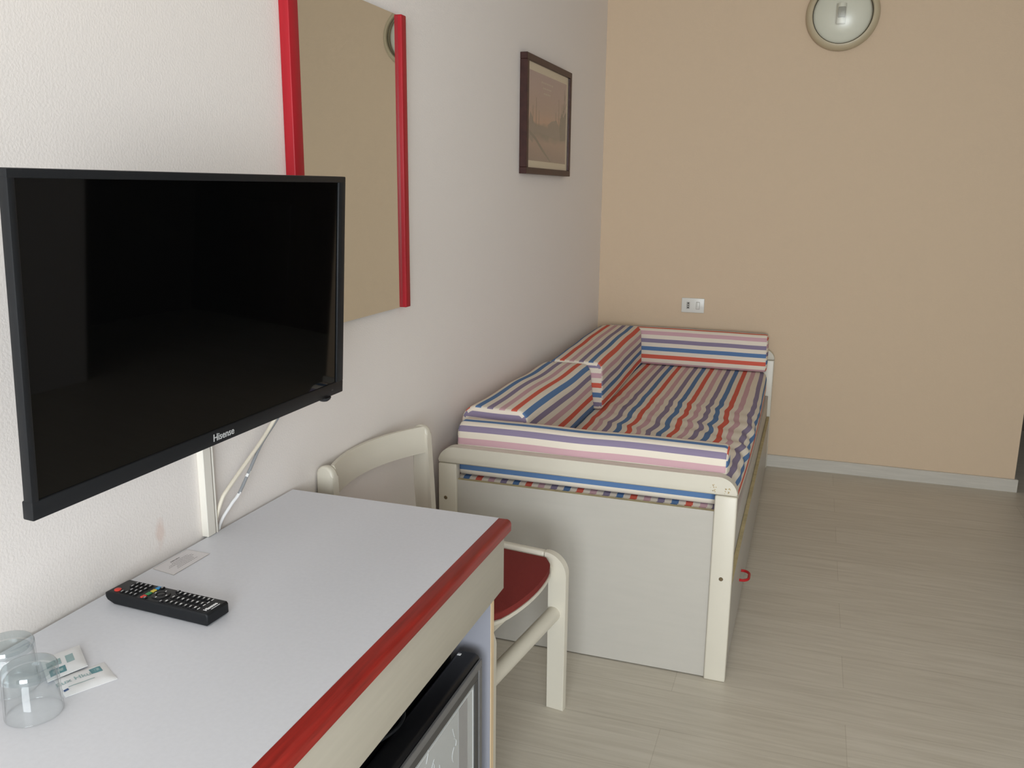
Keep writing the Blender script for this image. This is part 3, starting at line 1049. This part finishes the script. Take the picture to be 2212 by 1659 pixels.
link_obj('glass_dome', t, 'lamp_glass', lamp)
t = bmesh.new()
tube([(LC[0]-0.006, YB-0.030, LC[2]-0.045), (LC[0]-0.006, YB-0.030, LC[2]+0.045)], 0.021, 16, bm=t)
link_obj('bulb', t, 'lamp_inner', lamp)
link_obj('bulb_socket', box(LC[0]-0.022, LC[0]+0.012, YB-0.055, YB-0.004, LC[2]-0.020, LC[2]+0.028, 0.004), 'switch_grey', lamp)

# ------------------------------------------------------------------ socket and switch plate
SX0, SX1, SZA, SZB = 0.4565, 0.5765, 0.8045, 0.8825
sw = thing('socket_plate', 'white wall plate with one socket and one switch above the bed', 'socket', (0.5165, YB, 0.8435))
link_obj('plate', box(SX0, SX1, YB-0.009, YB, SZA, SZB, 0.003, 3), 'switch', sw)
t = bmesh.new()
box(0.4835, 0.5005, YB-0.0105, YB-0.0085, 0.825, 0.8615, 0.001, 1, bm=t)
so = link_obj('socket', t, 'switch_grey', sw)
for dz, rr in ((0.0115, 0.0034), (0.0, 0.0026), (-0.0115, 0.0034)):
    link_obj('pin_hole', lathe([(0, -0.0004), (rr, -0.0003), (rr, 0.001), (0, 0.001)], (0.4925, YB-0.0105, 0.8433+dz), 'y', 14), 'hole', so)
link_obj('surround', box(0.5335, 0.5525, YB-0.0098, YB-0.0085, 0.8240, 0.8635, 0.0005, 1), 'switch_grey', sw)
link_obj('rocker', box(0.5352, 0.5508, YB-0.0125, YB-0.0090, 0.8260, 0.8615, 0.0012, 2), 'switch', sw)

# ------------------------------------------------------------------ remote control
R0, R1 = Vector((0.036, 1.055, 0.750)), Vector((0.250, 1.0445, 0.750))
ax = (R1-R0).normalized()
sy = Vector((-ax.y, ax.x, 0))
LEN = (R1-R0).length
rc = thing('remote_control', 'black remote control with coloured buttons lying across the white desk', 'remote', R0)
rc.rotation_euler = (0, 0, math.atan2(ax.y, ax.x))
HW = 0.0255
# side outline (along length, height): the far end slopes up from the desk
so_ = [(0.0, 0.012), (0.004, 0.006), (0.018, 0.0006), (LEN-0.004, 0.0006), (LEN, 0.004), (LEN, 0.019), (LEN-0.003, 0.0225), (0.006, 0.0215), (0.0, 0.0185)]
t = prism(so_, 'y', -HW, HW, 0.0035, 3)
rb = link_obj('casing', t, 'black_satin', rc, world=False)
def rz(x):
    return 0.0215+(0.001)*(x/LEN)
def button(x, y, lx, ly, m, shape_='box', label=None):
    z = rz(x)
    if shape_ == 'box':
        t_ = box(x-lx/2, x+lx/2, y-ly/2, y+ly/2, z-0.0005, z+0.0018, 0.0007, 1)
    else:
        t_ = lathe([(lx, -0.0005), (lx, 0.0012), (lx*0.8, 0.0020), (0, 0.0022)], (x, y, z), 'z', 14)
    o = link_obj('button', t_, m, rc, world=False)
    if label:
        o['label'] = label
    return o
def mark(x, y, lx, ly, parent=None):
    z = rz(x)+0.0019
    link_obj('key_symbol', box(x-lx/2, x+lx/2, y-ly/2, y+ly/2, z, z+0.00015), 'white_print', parent or rc, world=False, smooth=False)
button(0.0175, -0.0135, 0.0058, 0, 'btn_red', 'disc', 'red power button')
colsy = (-0.0165, -0.0055, 0.0055, 0.0165)
for r_ in range(5):
    x = 0.030+0.0095*r_
    for c_, y in enumerate(colsy):
        if r_ == 4:
            key = ('btn_red', 'btn_green', 'btn_yellow', 'btn_blue')[c_]
            button(x+0.008, y, 0.0068, 0.0092, key, label=key[4:]+' rubber button')
        else:
            if c_ == 1 and r_ == 0:
                continue
            mark(x, y, 0.0012, 0.0045, button(x, y, 0.0055, 0.0082, 'btn'))
# navigation ring
t = bmesh.new()
ring = [(0.0148, -0.0003), (0.0148, 0.0012), (0.0140, 0.0019), (0.0085, 0.0019), (0.0078, 0.0012), (0.0078, -0.0003)]
lathe(ring, (0.098, -0.0010, rz(0.098)), 'z', 28, bm=t)
nav = link_obj('navigation_ring', t, 'btn', rc, world=False)
button(0.098, -0.001, 0.0066, 0, 'btn', 'disc')
for dx, dy in ((-0.0112, 0), (0.0112, 0), (0, 0.0112), (0, -0.0112), (0, 0)):
    mark(0.098+dx, -0.001+dy, 0.0018, 0.0032, nav)
for x, y in ((0.0815, 0.0195), (0.0815, -0.0195), (0.1150, 0.0195), (0.1150, -0.0195)):
    mark(x, y, 0.0012, 0.004, button(x, y, 0.0062, 0.0068, 'btn'))
for r_ in range(7):
    x = 0.1235+0.0098*r_
    for c_, y in enumerate((-0.0155, 0.0, 0.0155)):
        mark(x, y, 0.0016 if (r_+c_) % 3 else 0.0024, 0.0046, button(x, y, 0.0062, 0.0105, 'btn'))
for c_, y in enumerate((-0.0165, -0.0035, 0.006, 0.016)):
    mark(0.1905, y-0.001, 0.0016, 0.006, rb)
t = text_bm('Hisense', 0.0088, basis((0.2025, -0.0035, rz(0.2)+0.0008), (0, 1, 0), (-1, 0, 0)), bold=0.00035)
box(0.2085, 0.2096, -0.010, 0.010, rz(0.2)+0.0006, rz(0.2)+0.0009, bm=t)
link_obj('logo', t, 'white_print', rb, world=False, smooth=False)['label'] = 'white maker lettering'

# ------------------------------------------------------------------ notice card on the desk
cc = [Vector((0.0150, 1.1631, 0.7504)), Vector((0.0150, 1.2535, 0.7504)), Vector((0.0680, 1.2530, 0.7504)), Vector((0.0680, 1.1545, 0.7504))]
card = thing('notice_card', 'small white printed notice card lying at the back of the desk', 'card', (0.0415, 1.207, 0.7502))
link_obj('sheet', prism([(p.x, p.y) for p in cc], 'z', 0.7502, 0.7508), 'card', card, smooth=False)
t = bmesh.new()
for a, b in ((0, 1), (1, 2), (2, 3), (3, 0)):
    tube([cc[a]+Vector((0, 0, 0.0004)), cc[b]+Vector((0, 0, 0.0004))], 0.00045, 5, bm=t)
link_obj('rim', t, 'card_edge', card)
t = bmesh.new()
rnd = random.Random(8)
def wordline(x, y0, y1, h, mi=0):
    y = y0
    while y < y1:
        l = rnd.uniform(0.002, 0.006)
        box(x-h/2, x+h/2, y, min(y+l, y1), 0.7509, 0.75095, bm=t)
        y += l+0.0009
wordline(0.0265, 1.196, 1.220, 0.0030)
for k, (a, b) in enumerate(((1.192, 1.236), (1.180, 1.241), (1.174, 1.240), (1.190, 1.232), (1.184, 1.230), (1.180, 1.234))):
    wordline(0.0325+0.0046*k, a, b, 0.0011)
link_obj('printed_lines', t, 'grey_ink', card, smooth=False)

# ------------------------------------------------------------------ two upturned tumblers
def tumbler(name, x, y, label):
    H, rb_, rt_ = 0.070, 0.0355, 0.0335
    # upside down: rim on the desk, thick base on top
    pr = [(0.0, H), (rt_-0.006, H), (rt_-0.002, H-0.0015), (rt_, H-0.005), (rt_+0.0003, H-0.014), (rb_, 0.002), (rb_-0.0006, 0.0003), (rb_-0.0016, 0.0003), (rb_-0.0022, 0.002), (rt_-0.0022, H-0.018), (rt_-0.006, H-0.0125), (0.0, H-0.0110)]
    t = lathe([(r, h) for r, h in pr], (0, 0, 0), 'z', 56)
    for f in t.faces:
        if f.calc_center_median().z > H-0.0135:
            f.material_index = 1
    o = link_obj(name, t, ['glass', 'glass_base'], angle=50)
    o.location = (x, y, 0.7503)
    tag(o, label, 'glass', 'upturned glasses on the desk')
tumbler('drinking_glass', 0.1825, 0.7535, 'clear glass tumbler upside down on the desk beside the paper sachets')
tumbler('drinking_glass', 0.1035, 0.789, 'clear glass tumbler upside down at the left photo edge, nearer the wall')

# ------------------------------------------------------------------ paper sachets
def sachet(corners, z0, puff, label, deco):
    """corners: A (far right), B (near right), C (near left), D (far left)"""
    A, B, C, D = [Vector(c) for c in corners]
    root = thing('sachet', label, 'sachet', ((A.x+C.x)/2, (A.y+C.y)/2, z0), 'paper sachets on the desk')
    n = 14
    def P(u, v, top=True):
        # u from right edge (0) to left edge (1), v from far (0) to near (1)
        p = (A.lerp(D, u)).lerp(B.lerp(C, u), v)
        e = min(u, 1-u, v*0.8, (1-v)*0.8)
        h = puff*min(1, e/0.18)**0.6 + 0.0006*noise.noise(Vector((p.x*90, p.y*90, z0*50)))
        return Vector((p.x, p.y, z0 + 0.0006 + (h if top else 0.0)))
    t = bmesh.new()
    for top in (True, False):
        g = [[t.verts.new(P(i/n, j/n, top) - (Vector((0, 0, 0.0005)) if not top else Vector((0, 0, 0)))) for j in range(n+1)] for i in range(n+1)]
        if top:
            gt = g
        for i in range(n):
            for j in range(n):
                q = (g[i][j], g[i+1][j], g[i+1][j+1], g[i][j+1])
                t.faces.new(q if top else q[::-1])
    edge = [(i, 0) for i in range(n)] + [(n, j) for j in range(n)] + [(i, n) for i in range(n, 0, -1)] + [(0, j) for j in range(n, 0, -1)]
    gb = g
    for k in range(len(edge)):
        a, b = edge[k], edge[(k+1) % len(edge)]
        t.faces.new((gt[a[0]][a[1]], gt[b[0]][b[1]], gb[b[0]][b[1]], gb[a[0]][a[1]]))
    body = link_obj('packet', t, 'paper', root, angle=60)
    def patch(u0, u1, v0, v1, m, nu=5, nv=3, skew=0.0):
        tt = bmesh.new()
        gg = [[tt.verts.new(P(u0+(u1-u0)*i/nu, v0+(v1-v0)*j/nv + skew*i/nu) + Vector((0, 0, 0.00025))) for j in range(nv+1)] for i in range(nu+1)]
        for i in range(nu):
            for j in range(nv):
                tt.faces.new((gg[i][j], gg[i+1][j], gg[i+1][j+1], gg[i][j+1]))
        return tt
    for d in deco:
        if d[0] == 'patch':
            link_obj('printed_mark', patch(*d[1:5], d[5]), d[5], body, smooth=False)
        elif d[0] == 'text':
            _, s, u_, v_, size, m = d
            o = P(u_, v_)
            ex = (A-D).normalized()
            ex.z = 0
            ey = Vector((-ex.y, ex.x, 0))
            tt = text_bm(s, size, basis((0, 0, 0), ex, ey), bold=0.0002, extrude=0.0)
            for v in tt.verts:
                v.co += Vector((o.x, o.y, 0))
                # drape on the packet
                uu = (Vector((v.co.x, v.co.y, 0))-Vector((A.x, A.y, 0))).dot((D-A).normalized())/(D-A).length
                vv = (Vector((v.co.x, v.co.y, 0))-Vector((A.x, A.y, 0))).dot((B-A).normalized())/(B-A).length
                v.co.z = P(min(.98, max(.02, uu)), min(.98, max(.02, vv))).z + 0.0004
            link_obj('lettering', tt, m, body, smooth=False)
    return root
sachet([(0.1745, 0.8815, 0), (0.2255, 0.8535, 0), (0.1935, 0.7935, 0), (0.1425, 0.8215, 0)], 0.7502, 0.0028,
       'white paper sachet with teal print, lower one beside the upturned tumbler',
       [('patch', 0.14, 0.36, 0.20, 0.46, 'teal'), ('patch', 0.185, 0.315, 0.27, 0.39, 'pale_teal'),
        ('text', 'Eux Hku', 0.70, 0.40, 0.0132, 'pale_teal'),
        ('patch', 0.36, 0.86, 0.655, 0.685, 'pale_teal'), ('patch', 0.88, 0.97, 0.70, 0.80, 'navy')])
sachet([(0.1087, 0.9015, 0), (0.1658, 0.8605, 0), (0.147, 0.808, 0), (0.090, 0.849, 0)], 0.7545, 0.0024,
       'white paper sachet overlapping the other sachet, nearer the wall',
       [('patch', 0.50, 0.90, 0.66, 0.90, 'teal'), ('patch', 0.57, 0.83, 0.72, 0.84, 'pale_teal'),
        ('patch', 0.24, 0.44, 0.30, 0.62, 'pale_teal'), ('patch', 0.56, 0.92, 0.30, 0.55, 'pale_teal')])
